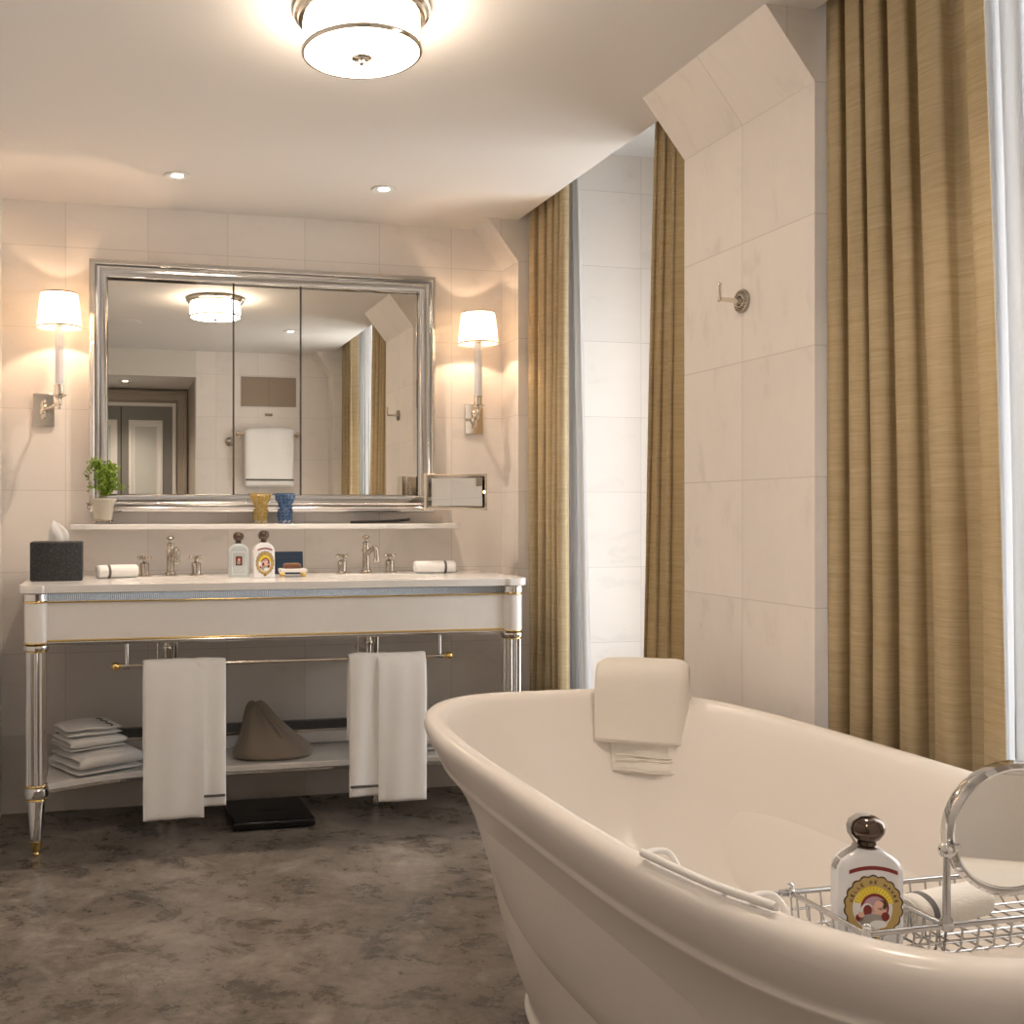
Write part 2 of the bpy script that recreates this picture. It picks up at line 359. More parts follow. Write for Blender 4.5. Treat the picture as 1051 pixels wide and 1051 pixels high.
curtain('sheer_curtain', 'sheer', 1.80, 3.93, 3.735, 3.94, 3.625, 4, .014, 'white sheer curtain beside the vanity-end gold curtain', seed=4)
curtain('sheer_curtain', 'sheer', 1.84, .68, 1.05, .68, 1.12, 5, .016, 'white sheer curtain in the near bay, seen only in the mirror', seed=6)

# ================================================================== TUB
TX, TY, TA, TB = 1.13, 1.735, .42, .843
def sup(a, b, n, x=0, y=0, N_=160):
    out = []
    for i in range(N_):
        t = 2*PI*i/N_; c, s_ = math.cos(t), math.sin(t)
        out.append((x+a*math.copysign(abs(c)**(2/n), c), y+b*math.copysign(abs(s_)**(2/n), s_)))
    return out
def tub_outline(off, n=3.35, ey=1.0):
    return sup(TA+off, TB+off*ey, n, N_=160)
tub = thing('bathtub', 'large freestanding cream roll-top bathtub in front of the windows', 'bathtub', (TX, TY, 0))
prof = [(-.193, 0, 3.0), (-.194, .005, 3.0), (-.199, .010, 3.0), (-.203, .015, 3.0), (-.199, .04, 3.0), (-.174, .10, 3.0), (-.158, .15, 3.05), (-.146, .20, 3.1), (-.135, .25, 3.15), (-.126, .30, 3.2),
        (-.114, .35, 3.2), (-.100, .40, 3.25), (-.086, .45, 3.3), (-.065, .50, 3.35), (-.040, .54, 3.35), (-.022, .560, 3.35), (-.0165, .566, 3.35), (-.0148, .570, 3.35), (-.0165, .575, 3.35), (-.0125, .583, 3.35),
        (-.003, .595, 3.35), (.009, .615, 3.35), (.018, .635, 3.35), (.022, .650, 3.35), (.020, .662, 3.35), (.012, .670, 3.35), (0, .6745, 3.35), (-.012, .673, 3.35), (-.022, .667, 3.35), (-.032, .655, 3.35),
        (-.042, .63, 3.35), (-.055, .58, 3.3), (-.068, .52, 3.3), (-.08, .45, 3.2), (-.092, .38, 3.1), (-.11, .30, 3.0), (-.14, .24, 2.9), (-.19, .20, 2.8), (-.26, .185, 2.6), (-.38, .18, 2.4)]
rs = []
for o_, z, n_ in prof:
    ey = 1.0 if len(rs) < 29 else 1.0+min(1.2, (0.66-z)*3.2)
    rs.append([(x, y, z) for x, y in tub_outline(o_, n_, ey)])
MB().rings(rs, 0, True, True).build('tub_shell', 'enamel', tub, sharp=60)
MB().lathe([(0, .183), (.03, .186), (.033, .181), (0, .181)], (0, -.35, 0), seg=24).build('drain', 'chrome', tub)

# ---- towel over the far rim
bt = thing('bath_towel', 'folded cream towel draped over the far rim of the bathtub', 'towel', (1.395, 2.508, .675), R(-33))
def drape(w, path, th, nu=24, wob=.003, seed=0, taper=0, xo=0, spread=0):
    """a cloth with rounded edges following a (y,z) path across width w"""
    rd = random.Random(seed); ph = [rd.uniform(0, 6.28) for _ in range(6)]
    P = [Vector((0, y, z)) for y, z in path]; n = len(P); rs = []
    for i, p in enumerate(P):
        t = (P[min(i+1, n-1)]-P[max(i-1, 0)]).normalized(); nr = Vector((0, -t.z, t.y)); v = i/(n-1); e = (.25 if i in (0, n-1) else 1)
        top = []; bot = []
        for j in range(nu+1):
            u = j/nu; x = (u-.5)*w*(1-taper*v)+xo*v; edge = max(0.12, 1-abs(2*u-1)**10)
            wv = wob*(math.sin(5*u+ph[0]+3*v)+.6*math.sin(11*u+ph[1]+2*v))*(.25+v)
            top.append(p+nr*(th/2*edge*e+wv)+Vector((x, 0, 0))); bot.append(p+nr*(-th/2*edge*e+wv)+Vector((x, 0, 0)))
        rs.append(top+bot[::-1])
    return MB().rings(rs, 0, True, True)
def smooth_path(pts, k=6):
    out = []
    for i in range(len(pts)-1):
        p0 = pts[max(i-1, 0)]; p1 = pts[i]; p2 = pts[i+1]; p3 = pts[min(i+2, len(pts)-1)]
        for j in range(k):
            t = j/k
            out.append(tuple(.5*((2*b)+(-a+c)*t+(2*a-5*b+4*c-d_)*t*t+(-a+3*b-3*c+d_)*t**3) for a, b, c, d_ in zip(p0, p1, p2, p3)))
    return out+[pts[-1]]
drape(.235, smooth_path([(.075, -.10), (.072, .0), (.055, .052), (.015, .068), (-.035, .064), (-.066, .040), (-.078, -.02), (-.088, -.08), (-.098, -.122)]), .036, wob=.0022, seed=2).build('folded_towel', 'bath_towel', bt, sharp=80)
drape(.215, smooth_path([(.02, .036), (-.02, .034), (-.052, .01), (-.068, -.06), (-.094, -.13), (-.122, -.190)]), .012, wob=.003, seed=5, taper=.02, xo=.040).build('lower_layer', 'bath_towel', bt, sharp=80)
for z in (-.150, -.158, -.185): 
    MB().tube([(-.075+.15*i/8*1.15+.012, -.099-(abs(z)-.14)*.47-.008, z+.002*math.sin(i)) for i in range(9)], .0018, 6).build('woven_line', 'bath_towel', bt)

# ---- wire caddy
cy = thing('bath_caddy', 'chrome wire bath caddy with white coated end rests across the near tub', 'bath caddy', (0, 0, 0))
ZR = .669; CX0, CX1, CY0, CY1 = .845, 1.42, 1.015, 1.150
XM = .953; X2 = 1.30
w_ = MB()
for y in (CY0, CY1): w_.tube([(CX0, y, ZR), (CX1, y, ZR)], .0034, 10)
for x in (CX0, XM, X2, CX1): w_.tube([(x, CY0, ZR), (x, CY1, ZR)], .0034, 10)
w_.build('rail', 'steel', cy)
for x in (CX0, XM, CX1):
    for y in (CY0, CY1): MB().lathe([(0, -.0065), (.004, -.0055), (.0066, 0), (.005, .0045), (.004, .006), (.0042, .010), (.0025, .012), (0, .013)], (x, y, ZR), seg=14).build('rail_joint', 'chrome', cy)
zb = ZR-.040
def basket(x0, x1, ny, nx):
    q = MB()
    for i in range(nx+1):
        x = x0+(x1-x0)*i/nx; c = .010
        q.tube([(x, CY0, ZR), (x, CY0+.004, zb+c), (x, CY0+c+.003, zb), (x, CY1-c-.003, zb), (x, CY1-.004, zb+c), (x, CY1, ZR)], .0014, 6)
    for i in range(ny+1):
        y = CY0+.012+(CY1-CY0-.024)*i/ny; c = .008
        q.tube([(x0, y, ZR), (x0+.003, y, zb+c+.003), (x0+c, y, zb+.003), (x1-c, y, zb+.003), (x1-.003, y, zb+c+.003), (x1, y, ZR)], .0014, 6)
    for y in (CY0+.004, CY1-.004): q.tube([(x0, y, ZR-.02), (x1, y, ZR-.02)], .0014, 6)
    return q
basket(CX0, XM, 5, 5).build('basket', 'steel', cy); basket(XM, X2, 5, 15).build('basket', 'steel', cy); basket(X2, CX1, 6, 6).build('basket', 'steel', cy)
for s, xa in ((1, CX0), (-1, CX1)):
    xe = 1.13-s*(1.13-.764)
    MB().tube([(xa, CY1, ZR), (xa-s*.015, CY1, ZR), (xa-s*.016, CY1, ZR), (xe, CY1, ZR), (xe-s*.016, CY1, ZR+.010)], [.0045, .0045, .0024, .0024, .0024], 12).build('extending_rod', 'steel', cy)
    X = lambda v: 1.13-s*(1.13-v)
    zt = .6835
    MB().tube(smooth_path([(X(.718), 1.292, zt), (X(.728), 1.23, zt), (X(.745), 1.15, zt), (X(.773), 1.078, zt)], 5), .0055, 12).build('end_rest', 'plastic', cy)
    for yy, xb in ((1.289, .720), (1.112, .760)):
        MB().tube(smooth_path([(X(xb), yy, zt), (X(xb+.020), yy+.003, zt+.001), (X(xb+.036), yy, zt-.002), (X(xb+.044), yy-.010, zt-.018), (X(xb+.048), yy-.018, zt-.040)], 4), .0042, 10).build('rubber_hook', 'plastic', cy)
# mirror on its post
mr = thing('shaving_mirror', 'round chrome mirror on a post rising from the bath caddy', 'mirror', (XM, CY0, ZR))
MB().lathe([(0, -.004), (.007, -.004), (.0085, .002), (.007, .008), (.0045, .012), (.0042, .05), (.0038, .078), (.003, .082)], seg=16).build('post', 'steel', mr)
MB().sphere((0, 0, .088), .0095, 20).tube([(0, 0, .088), (.016, -.002, .092)], .004, 10).build('ball_joint', 'chrome', mr)
mc = bpy.data.objects.new('mirror_head', None); 
MRr = .080
rim = MB().lathe([(MRr-.009, -.009), (MRr-.002, -.010), (MRr+.001, -.006), (MRr+.001, .006), (MRr-.003, .011), (MRr-.006, .0095), (MRr-.0065, .005), (MRr-.009, .005)], (0, 0, 0), 'Y', 72, cap=False)
rim.v = [(x, y, z) for x, y, z in rim.v]
ro = rim.build('mirror_rim', 'chrome', mr, loc=(.0865, -.004, .109), rot=(R(6), 0, R(-11)))
MB().lathe([(0, .004), (MRr-.008, .004), (MRr-.008, -.008), (0, -.009)], (0, 0, 0), 'Y', 72).build('mirror_glass', 'mirror', mr, loc=(.0865, -.004, .109), rot=(R(6), 0, R(-11)))

# ---- bottles
GLY = {'E': [((0, 0), (0, 1)), ((0, 1), (1, 1)), ((0, .5), (.8, .5)), ((0, 0), (1, 0))], 'L': [((0, 0), (0, 1)), ((0, 0), (1, 0))], 'D': [((0, 0), (0, 1)), ((0, 1), (.8, .8)), ((.8, .8), (.8, .2)), ((.8, .2), (0, 0))],
       'H': [((0, 0), (0, 1)), ((1, 0), (1, 1)), ((0, .5), (1, .5))], 'A': [((0, 0), (.5, 1)), ((.5, 1), (1, 0)), ((.2, .4), (.8, .4))], 'V': [((0, 1), (.5, 0)), ((.5, 0), (1, 1))],
       'R': [((0, 0), (0, 1)), ((0, 1), (.9, .8)), ((.9, .8), (0, .5)), ((.2, .5), (1, 0))], 'U': [((0, 0), (0, 1)), ((0, 0), (1, 0)), ((1, 0), (1, 1))]}
def medallion(parent, cz, y, s=1.0):
    """printed oval badge: layers 0.15 mm apart on the front of the bottle (faces -Y)"""
    q = MB()
    def poly(pts, m, lay):
        vs = [(x*s, y-.0002*lay, cz+z*s) for x, z in pts]; n = len(vs); vb = [(a, b+.0004, c) for a, b, c in vs]
        q.add(vs+vb, [tuple(range(n)), tuple(reversed(range(n, 2*n)))]+[(i, (i+1) % n, n+(i+1) % n, n+i) for i in range(n)], m)
    def ell(cx, cz_, a, b, m, lay, a0=0, a1=360, n=40, sc_=0, k=16):
        poly([(cx+a*(1+sc_*abs(math.sin(k*R(a0+(a1-a0)*i/n)/2)))*math.cos(R(a0+(a1-a0)*i/n)), cz_+b*(1+sc_*abs(math.sin(k*R(a0+(a1-a0)*i/n)/2)))*math.sin(R(a0+(a1-a0)*i/n))) for i in range(n+(0 if a1-a0 == 360 else 1))], m, lay)
    ell(0, 0, .0262, .0325, 1, 1, n=160, sc_=.07, k=18); ell(0, 0, .0250, .0312, 0, 2, n=160, sc_=.06, k=18)
    ell(-.001, -.002, .0185, .0235, 8, 3); ell(0, .0, .0185, .0222, 2, 4, 10, 170)
    for i in range(15):
        a = R(15+i*150/14); poly([(.0120*math.cos(a-.02), .014*math.sin(a-.02)), (.0180*math.cos(a-.012), .0215*math.sin(a-.012)), (.0180*math.cos(a+.012), .0215*math.sin(a+.012)), (.0120*math.cos(a+.02), .014*math.sin(a+.02))], 0, 5)
    ell(.001, -.001, .0130, .0155, 3, 6); ell(.001, -.002, .0112, .0135, 4, 7)
    ell(-.006, -.005, .0065, .009, 7, 8, n=24); ell(-.006, -.004, .004, .0062, 3, 9, n=20)
    ell(.003, -.006, .0085, .008, 5, 8, n=24); ell(.0045, .003, .0042, .0040, 5, 9, n=20); ell(.0072, .002, .0048, .0055, 1, 8, n=20)
    ell(-.001, -.015, .0125, .0078, 6, 10, n=30); ell(.004, -.0185, .008, .0045, 7, 11, n=20); ell(.0105, -.010, .0038, .0048, 9, 11, n=20); ell(-.0135, -.012, .0036, .0042, 3, 10, n=16); ell(-.012, -.0085, .003, .003, 5, 11, n=16)
    ell(0, -.0345, .0055, .0045, 0, 3, n=16, sc_=.2, k=6); ell(0, -.0345, .003, .0025, 1, 4, n=12)
    # lettering around the ring
    word = 'UELLE DE HAVRE'
    for i, ch in enumerate(word):
        a = R(166-i*152/(len(word)-1)); 
        for (p0, p1) in GLY.get(ch, []):
            pts = []
            for (u, v) in (p0, p1):
                uu = (u-.5)*.0022; r_ = 1.0+(v-.5)*.115
                X = .0218*r_*math.cos(a)+uu*math.sin(a); Z = .0268*r_*math.sin(a)-uu*math.cos(a); pts.append((X, Z))
            dx, dz = pts[1][0]-pts[0][0], pts[1][1]-pts[0][1]; l_ = math.hypot(dx, dz) or 1; nx, nz = -dz/l_*.0003, dx/l_*.0003
            poly([(pts[0][0]+nx, pts[0][1]+nz), (pts[1][0]+nx, pts[1][1]+nz), (pts[1][0]-nx, pts[1][1]-nz), (pts[0][0]-nx, pts[0][1]-nz)], 1, 5)
    # curved red banner above
    bp = [(.031*math.cos(R(a)), .019+.028*math.sin(R(a))) for a in range(58, 123, 4)]
    bp = [(.0225*(1-2*i/16), .0400-.0052*((1-2*i/16)**2)) for i in range(17)]
    for i in range(16):
        (x0, z0), (x1, z1) = bp[i], bp[i+1]; poly([(x0, z0), (x0, z0+.0042), (x1, z1+.0042), (x1, z1)], 3, 2)
    return q.build('printed_label', ['gold_paint', 'dark_print', 'yellow', 'red', 'mauve', 'skin', 'drape', 'white_print', 'white_print', 'red'], parent)
def bottle(label, loc, rz, kind='medal', s=1.0, group=None):
    t = thing('toiletry_bottle', label, 'bottle', loc, rz, group)
    W, D = .0385*s, .0185*s
    def sec(w, d, z, c):
        return [(-w+c, -d, z), (w-c, -d, z), (w, -d+c, z), (w, d-c, z), (w-c, d, z), (-w+c, d, z), (-w, d-c, z), (-w, -d+c, z)]
    hs = [(.94, .9, 0), (1, 1, .003), (1, 1, .098), (.965, 1, .105), (.85, 1, .1135), (.64, 1, .121), (.42, .85, .1265), (.33, .66, .129)]
    body = MB().rings([sec(W*a, D*b, z*s, .008*s*min(1, a)) for a, b, z in hs])
    body.build('bottle_body', 'bottle' if kind == 'medal' else 'glass_bottle', t, bevel=.0015)
    MB().lathe([(0, .127), (.0125, .127), (.0125, .131), (.0105, .133), (.0105, .138), (.0150, .142), (.0195, .150), (.0205, .157), (.018, .165), (.011, .1705), (0, .172)], seg=28).build('cap', 'bronze', t)
    cp = t.children[-1]; cp.scale = (s, s, s)
    sp_ = MB()
    path = [(-W-.0004, 0, .100*s), (-W*.94, 0, .109*s), (-W*.72, 0, .1195*s), (-W*.42, 0, .128*s), (-.0135*s, 0, .134*s), (-.0205*s, 0, .147*s), (-.0218*s, 0, .157*s), (-.019*s, 0, .166*s), (-.010*s, 0, .1728*s), (.002*s, 0, .1735*s)]
    rs_ = []
    for x, y, z in path: rs_.append([(x, -.006*s, z), (x, .006*s, z), (x+.0012, .006*s, z-.0006), (x+.0012, -.006*s, z-.0006)])
    sp_.rings(rs_).build('paper_seal', 'strap', t)
    if kind == 'medal': medallion(t, .055*s, -D-.0001, 1.24*s)
    else:
        q = MB(); q.box(-.0125*s, .0125*s, -D-.0008, -D, .045*s, .080*s, 1); q.box(-.010*s, .010*s, -D-.0011, -D, .048*s, .077*s, 0); q.sphere((0, -D-.0011, .067*s), .005*s, 12, 2, sy=.06); q.sphere((-.001*s, -D-.0011, .056*s), .007*s, 12, 3, sy=.06)
        q.build('printed_label', ['red', 'dark_print', 'skin', 'drape'], t)
        MB().frame(-.027*s, .027*s, .012*s, .098*s, [(0, -D), (0, -D-.0008), (.0025*s, -D-.0008), (.0025*s, -D)]).build('embossed_border', 'bottle', t)
    return t
bottle('white bottle with oval gold badge, bronze cap, standing in bath caddy', (.894, 1.074, zb+.0046), R(-17), 'medal', 1.0).scale = (1, 1, .88)
# rolled washcloth
def roll(name, label, loc, rz, length, r, band_at, group, m='towel', sq=.92):
    t = thing(name, label, 'towel', loc, rz, group)
    rs_ = []
    for x, k_ in ((0, .55), (0, .86), (.004, .97), (.012, 1), (length*.5, 1.02), (length-.012, 1), (length-.004, .97), (length, .86), (length, .55)):
        rs_.append([(x-length/2, r*k_*math.cos(a)*(1+.03*math.sin(3*a)), r*sq+r*sq*k_*math.sin(a)) for a in [2*PI*i/28 for i in range(28)]])
    MB().rings(rs_).build('rolled_cloth', m, t, sharp=70)
    sp = []
    for i in range(50):
        a = i*.42; rr = r*.80*(1-i/56); sp.append((-length/2-.0008, rr*math.cos(a), r*sq+rr*sq*math.sin(a)))
    MB().tube(sp, .0016, 6).build('spiral_edge', m, t)
    x = band_at*length-length/2
    MB().lathe([(r*1.0, -.005), (r*1.035, -.005), (r*1.035, .005), (r*1.0, .005)], (x, 0, r*sq), 'X', 28, sy=sq, cap=False).build('woven_band', 'stripe', t)
    return t
roll('rolled_washcloth', 'rolled white washcloth with grey band lying in the bath caddy', (1.030, 1.100, zb+.0046), R(10), .130, .0235, .16, 'rolled washcloths', 'bath_towel')

# ================================================================== VANITY
VX0, VX1, VF, ZT = -.278, 1.522, 3.57, .908
van = thing('vanity_washstand', 'long white marble double washstand on fluted chrome legs under mirror', 'washstand', (.622, 3.6, 0))
def V(x, y, z=0): return (x-.622, y-3.6, z)
# rounded countertop with two oval sink cut-outs
def rr_front(x0, x1, y0, y1, r):
    p = [(x1, y1), (x0, y1)]
    # front corners: round boss projecting past the straight front
    for k in range(9): a = PI+PI/2*k/8; p.append((x0+r+r*math.cos(a), y0+r+r*math.sin(a)))
    p += [(x0+r+.03, y0), (x0+r+.036, y0+.010), (x1-r-.036, y0+.010), (x1-r-.03, y0)]
    for k in range(9): a = 1.5*PI+PI/2*k/8; p.append((x1-r+r*math.cos(a), y0+r+r*math.sin(a)))
    return p
outer = rr_front(VX0-.622, VX1-.622, VF-3.6-.008, 4.137-3.6, .045)
SK = [(.245, 3.80), (1.02, 3.80)]
holes = [[(cx_-.622+.215*math.cos(2*PI*i/48), cy_-3.6+.150*math.sin(2*PI*i/48)) for i in range(48)] for cx_, cy_ in SK]
loops = [[Vector((x, y, 0)) for x, y in lp] for lp in [outer]+holes]
tri = tessellate_polygon(loops); flat = [p for lp in loops for p in lp]
ct = MB(); n = len(flat); zt0, zt1 = ZT-.026, ZT
ct.add([(p.x, p.y, zt1) for p in flat]+[(p.x, p.y, zt0) for p in flat], [t for t in tri]+[tuple(n+i for i in reversed(t)) for t in tri])
base_i = 0
for lp in loops:
    k_ = len(lp)
    ct.add([(p.x, p.y, zt1) for p in lp]+[(p.x, p.y, zt0) for p in lp], [(i, (i+1) % k_, k_+(i+1) % k_, k_+i) for i in range(k_)]); 
ct.build('countertop', 'marble', van, bevel=.003, seg=2)
for cx_, cy_ in SK:
    b_ = MB().lathe([(1.0, zt0), (.98, zt0-.02), (.93, zt0-.07), (.80, zt0-.115), (.55, zt0-.135), (.15, zt0-.14), (.0, zt0-.14)], V(cx_, cy_), seg=48, sx=.218, sy=.153)
    # drop the top cap
    b_.f.pop(-2); b_.m.pop(-2)
    bo = b_.build('sink_basin', 'china', van, solid=.004)
    MB().lathe([(0, zt0-.132), (.02, zt0-.132), (.023, zt0-.136), (.023, zt0-.140), (0, zt0-.140)], V(cx_, cy_), seg=24).build('sink_drain', 'chrome', bo)
AX0, AX1, AY = -.262, 1.508, 3.600
ap = MB().box(AX0+.04-.622, AX1-.04-.622, 0, .022, .722, .847); ap.box(AX0+.012-.622, AX0+.034-.622, .05, .5, .722, .847); ap.box(AX1-.034-.622, AX1-.012-.622, .05, .5, .722, .847)
ap.build('apron_panel', 'marble', van)
MB().box(AX0+.04-.622, AX1-.04-.622, -.006, .02, .853, .878).box(AX0+.01-.622, AX0+.034-.622, .05, .5, .853, .878).box(AX1-.034-.622, AX1-.01-.622, .05, .5, .853, .878).build('ribbed_band', 'ribbed', van)
g_ = MB(); 
for z in (.8505, .7200): g_.tube([V(AX0+.05, AY-.004, z), V(AX1-.05, AY-.004, z)], .0034, 10)
g_.build('brass_bead', 'brass', van)
MB().tube([V(AX0+.05, AY-.002, .880), V(AX1-.05, AY-.002, .880)], .0035, 10).tube([V(AX0+.05, AY-.005, .7125), V(AX1-.05, AY-.005, .7125)], .006, 10).box(AX0+.05-.622, AX1-.05-.622, -.002, .02, .704, .722).build('chrome_rail', 'chrome', van)
def leg(x, y):
    lm = MB()
    lm.lathe([(.0335, .236), (.0335, .710)], V(x, y), seg=120, fl=.20, nfl=11, cap=False)
    lm.lathe([(.030, .188), (.0305, .186), (.018, .048)], V(x, y), seg=12, cap=True)
    lm.lathe([(.034, .710), (.041, .706), (.043, .700), (.041, .691), (.035, .688)], V(x, y), seg=40)
    lm.lathe([(.030, .190), (.038, .200), (.041, .205), (.0415, .226), (.038, .232), (.033, .236)], V(x, y), seg=40)
    lm.lathe([(.039, .853), (.041, .856), (.041, .878), (.039, .880)], V(x, y), seg=12)
    lo = lm.build('leg', 'chrome', van, sharp=30)
    MB().lathe([(.0375, .716), (.0375, .849)], V(x, y), seg=40).build('corner_block', 'marble', lo)
    for z, r_ in ((.8505, .040), (.714, .040), (.686, .037), (.238, .0365), (.192, .036)): MB().lathe([(r_-.005, z-.0032), (r_, z-.002), (r_+.0012, z), (r_, z+.002), (r_-.005, z+.0032)], V(x, y), seg=40).build('brass_ring', 'brass', lo)
    br = MB(); br.lathe([(.0065, 0), (.0085, .004), (.010, .010), (.008, .014), (.0145, .020), (.0185, .048), (.0195, .052), (.016, .054)], V(x, y), seg=24)
    br.build('brass_toe', 'brass', lo)
for x, y in ((-.225, 3.608), (1.470, 3.608)): leg(x, y)
# lower shelf with concave ends at the front, and its back gallery
sh = [(-.20, 4.125), (-.20, 3.655)]
for k_ in range(1, 9): t_ = k_/8; sh.append((-.20+.36*t_, 3.655+.115*math.sin(t_*PI/2)))
sh += [(1.085, 3.77)]
for k_ in range(1, 9): t_ = k_/8; sh.append((1.085+.36*t_, 3.77-.115*(1-math.cos(t_*PI/2))))
sh += [(1.445, 4.125)]
shp = [(x-.622, y-3.6) for x, y in sh]
MB().prism(shp, .204, .226).build('lower_shelf', 'marble', van, bevel=.003, seg=2)
MB().prism([(x*1.0, y+.004) for x, y in shp], .192, .2038).build('shelf_rim', 'chrome', van, bevel=.002, seg=2)
MB().box(-.18-.622, 1.43-.622, .458, .478, .2265, .276).build('gallery_panel', 'marble', van)
MB().box(-.18-.622, 1.43-.622, .452, .480, .2765, .288).build('gallery_rail', 'nickel', van, bevel=.002)
MB().box(-.18-.622, 1.43-.622, .450, .480, .2885, .322).build('gallery_band', 'ribbed', van, bevel=.003)
MB().tube([V(-.17, 4.052, .2295), V(1.42, 4.052, .2295)], .004, 8).build('gallery_bead', 'chrome', van)
for x in (1.03, .20): MB().lathe([(.012, 0), (.016, .01), (.012, .03), (.014, .16), (.018, .192)], V(x, 3.93), seg=20).lathe([(.012, 0), (.016, .01), (.012, .03), (.014, .16), (.018, .192)], V(x+.05, 3.93), seg=20).build('support_foot', 'nickel', van)
# towel bar
tb = MB().tube([V(.045, 3.64, .622), V(1.225, 3.64, .622)], .0065, 14).build('towel_bar', 'nickel', van)
for x in (.072, 1.200): MB().tube([V(x, 3.64, .705), V(x, 3.64, .622)], .007, 14).tube([V(x-.012, 3.64, .622), V(x+.012, 3.64, .622)], .010, 14).lathe([(.014, .703), (.014, .7075)], V(x, 3.64), seg=16).build('bar_hanger', 'chrome', tb)
for x, s in ((.045, -1), (1.225, 1)): MB().sphere(V(x+s*.012, 3.64, .622), .0145, 20).tube([V(x-s*.008, 3.64, .622), V(x+s*.002, 3.64, .622)], .009, 14).build('brass_knob', 'brass', tb)
# sink traps
for cx_, x in ((.245, .232), (1.02, .985)):
    q = MB().lathe([(.034, .745), (.036, .730), (.030, .722), (.018, .718)], V(x, 3.80), seg=24).tube([V(x-.014, 3.80, .725), V(x-.014, 3.80, .56), V(x-.004, 3.86, .53), V(x-.004, 4.12, .55)], .013, 14).tube([V(x+.016, 3.80, .725), V(x+.016, 3.80, .60), V(x+.016, 4.12, .60)], .010, 12).tube([V(x-.045, 3.84, .74), V(x-.045, 3.84, .56)], .003, 8)
    for z in (.66, .60): q.lathe([(.016, z-.008), (.018, z), (.016, z+.008)], V(x-.014, 3.80), seg=18)
    q.sphere(V(x-.08, 3.82, .748), .02, 14, sz=.7).sphere(V(x+.08, 3.82, .748), .02, 14, sz=.7)
    q.build('sink_trap', 'nickel', van)

# ---- faucets
def faucet(label, x, y):
    t = thing('basin_faucet', label, 'faucet', (x, y, ZT), 0, 'nickel basin faucets')
    q = MB().lathe([(.030, 0), (.030, .003), (.022, .006), (.020, .010), (.0205, .014), (.015, .018), (.0145, .085), (.017, .088), (.017, .094), (.013, .100), (.0125, .116), (.015, .118), (.015, .123), (.006, .127), (.005, .136), (.014, .140), (.017, .144), (.013, .149), (.006, .152), (0, .153)], seg=32)
    q.tube(smooth_path([(0, -.012, .080), (0, -.035, .090), (0, -.060, .100), (0, -.078, .103), (0, -.088, .098), (0, -.091, .085), (0, -.091, .058)], 5), .0105, 18)
    q.lathe([(.0115, .048), (.013, .050), (.013, .060), (.0115, .066)], (0, -.091, 0), seg=24)
    so = q.build('spout', 'tap', t, rot=(0, 0, R(12)))
    for dx in (-.098, .098):
        h = MB().lathe([(.028, 0), (.028, .003), (.019, .007), (.0175, .012), (.0185, .042), (.0185, .048), (.012, .051), (.007, .056), (.0065, .066), (.009, .068), (.009, .074), (.005, .077)], (dx, 0, 0), seg=28)
        for a in (.45, .45+PI/2):
            c_, s_ = math.cos(a), math.sin(a)
            h.tube([(dx-.022*c_, -.022*s_, .070), (dx+.022*c_, .022*s_, .070)], .0045, 10)
            for k_ in (-1, 1): h.sphere((dx+k_*.024*c_, k_*.024*s_, .070), .0078, 14)
        h.build('handle', 'tap', t)
    return t
fa = faucet('polished nickel three-piece faucet at the left basin, left of the bottles', .243, 4.01)
dup(fa, (1.015, 4.01, ZT), 0, 'polished nickel three-piece faucet at the right basin, beside rolled washcloth')
# ---- things on the counter
roll('rolled_washcloth', 'rolled white washcloth beside the black tissue box on the counter', (.043, 3.925, ZT), R(17), .150, .0265, .27, 'rolled washcloths')
roll('rolled_washcloth', 'rolled white washcloth at the right end of the counter', (1.282, 3.95, ZT), R(-4), .165, .0265, .74, 'rolled washcloths')
tbx = thing('tissue_box', 'black textured tissue box with white tissue on the counter left end', 'tissue box', (-.168, 3.86, ZT))
bx = []
for i in range(9): u = -1+2*i/8; bx.append((.090*u, -.068-.016*(1-u*u)))
for i in range(9): u = 1-2*i/8; bx.append((.090*u, .068+.016*(1-u*u)))
MB().prism(bx, 0, .138).build('box_cover', 'shagreen', tbx, bevel=.005)
MB().lathe([(1, .1385), (.98, .1395), (.0, .1395)], seg=32, sx=.045, sy=.022).build('box_slot', 'black_matte', tbx)
def tis(u, v):
    a = 2*PI*u; r_ = (.030*(1-v)**.9+.012*math.sin(PI*v))*(1+.28*math.sin(3*a+2*v)); return (r_*math.cos(a)+.004-.018*v*v, .5*r_*math.sin(a)+.004*v, .1365+.078*v)
MB().grid(tis, 36, 14).build('tissue', 'tissue', tbx, sharp=180)
bottle('silvery bottle with small red picture label, leftmost of two counter bottles', (.487, 3.875, ZT), R(-2), 'plain', .98)
bottle('white bottle with oval gold badge standing on the washstand counter', (.572, 3.81, ZT), R(8), 'medal', 1.02)
tag(MB().box(-.055, .055, -.006, .006, 0, .088, 0).box(-.056, .056, -.0068, -.0059, .0640, .0655, 1).build('navy_box', ['navy', 'gap'], loc=(.705, 4.02, ZT), rot=(R(-6), 0, 0), bevel=.001), 'navy blue card box standing behind the soap dish on the counter', 'box')
sd = thing('soap_dish', 'small white marble soap dish on gold feet holding brown soap', 'soap dish', (.690, 3.86, ZT))
MB().box(-.050, .050, -.034, .034, .018, .031).build('dish', 'marble', sd, bevel=.002)
for x in (-.040, .040):
    for y in (-.026, .026): MB().lathe([(.004, 0), (.006, .003), (.0035, .008), (.007, .013), (.008, .0178)], (x, y, 0), seg=14).build('foot', 'brass', sd)
sp_ = thing('soap_bar', 'brown soap bar lying on the gold-footed marble dish', 'soap', (.688, 3.86, ZT+.031), R(5))
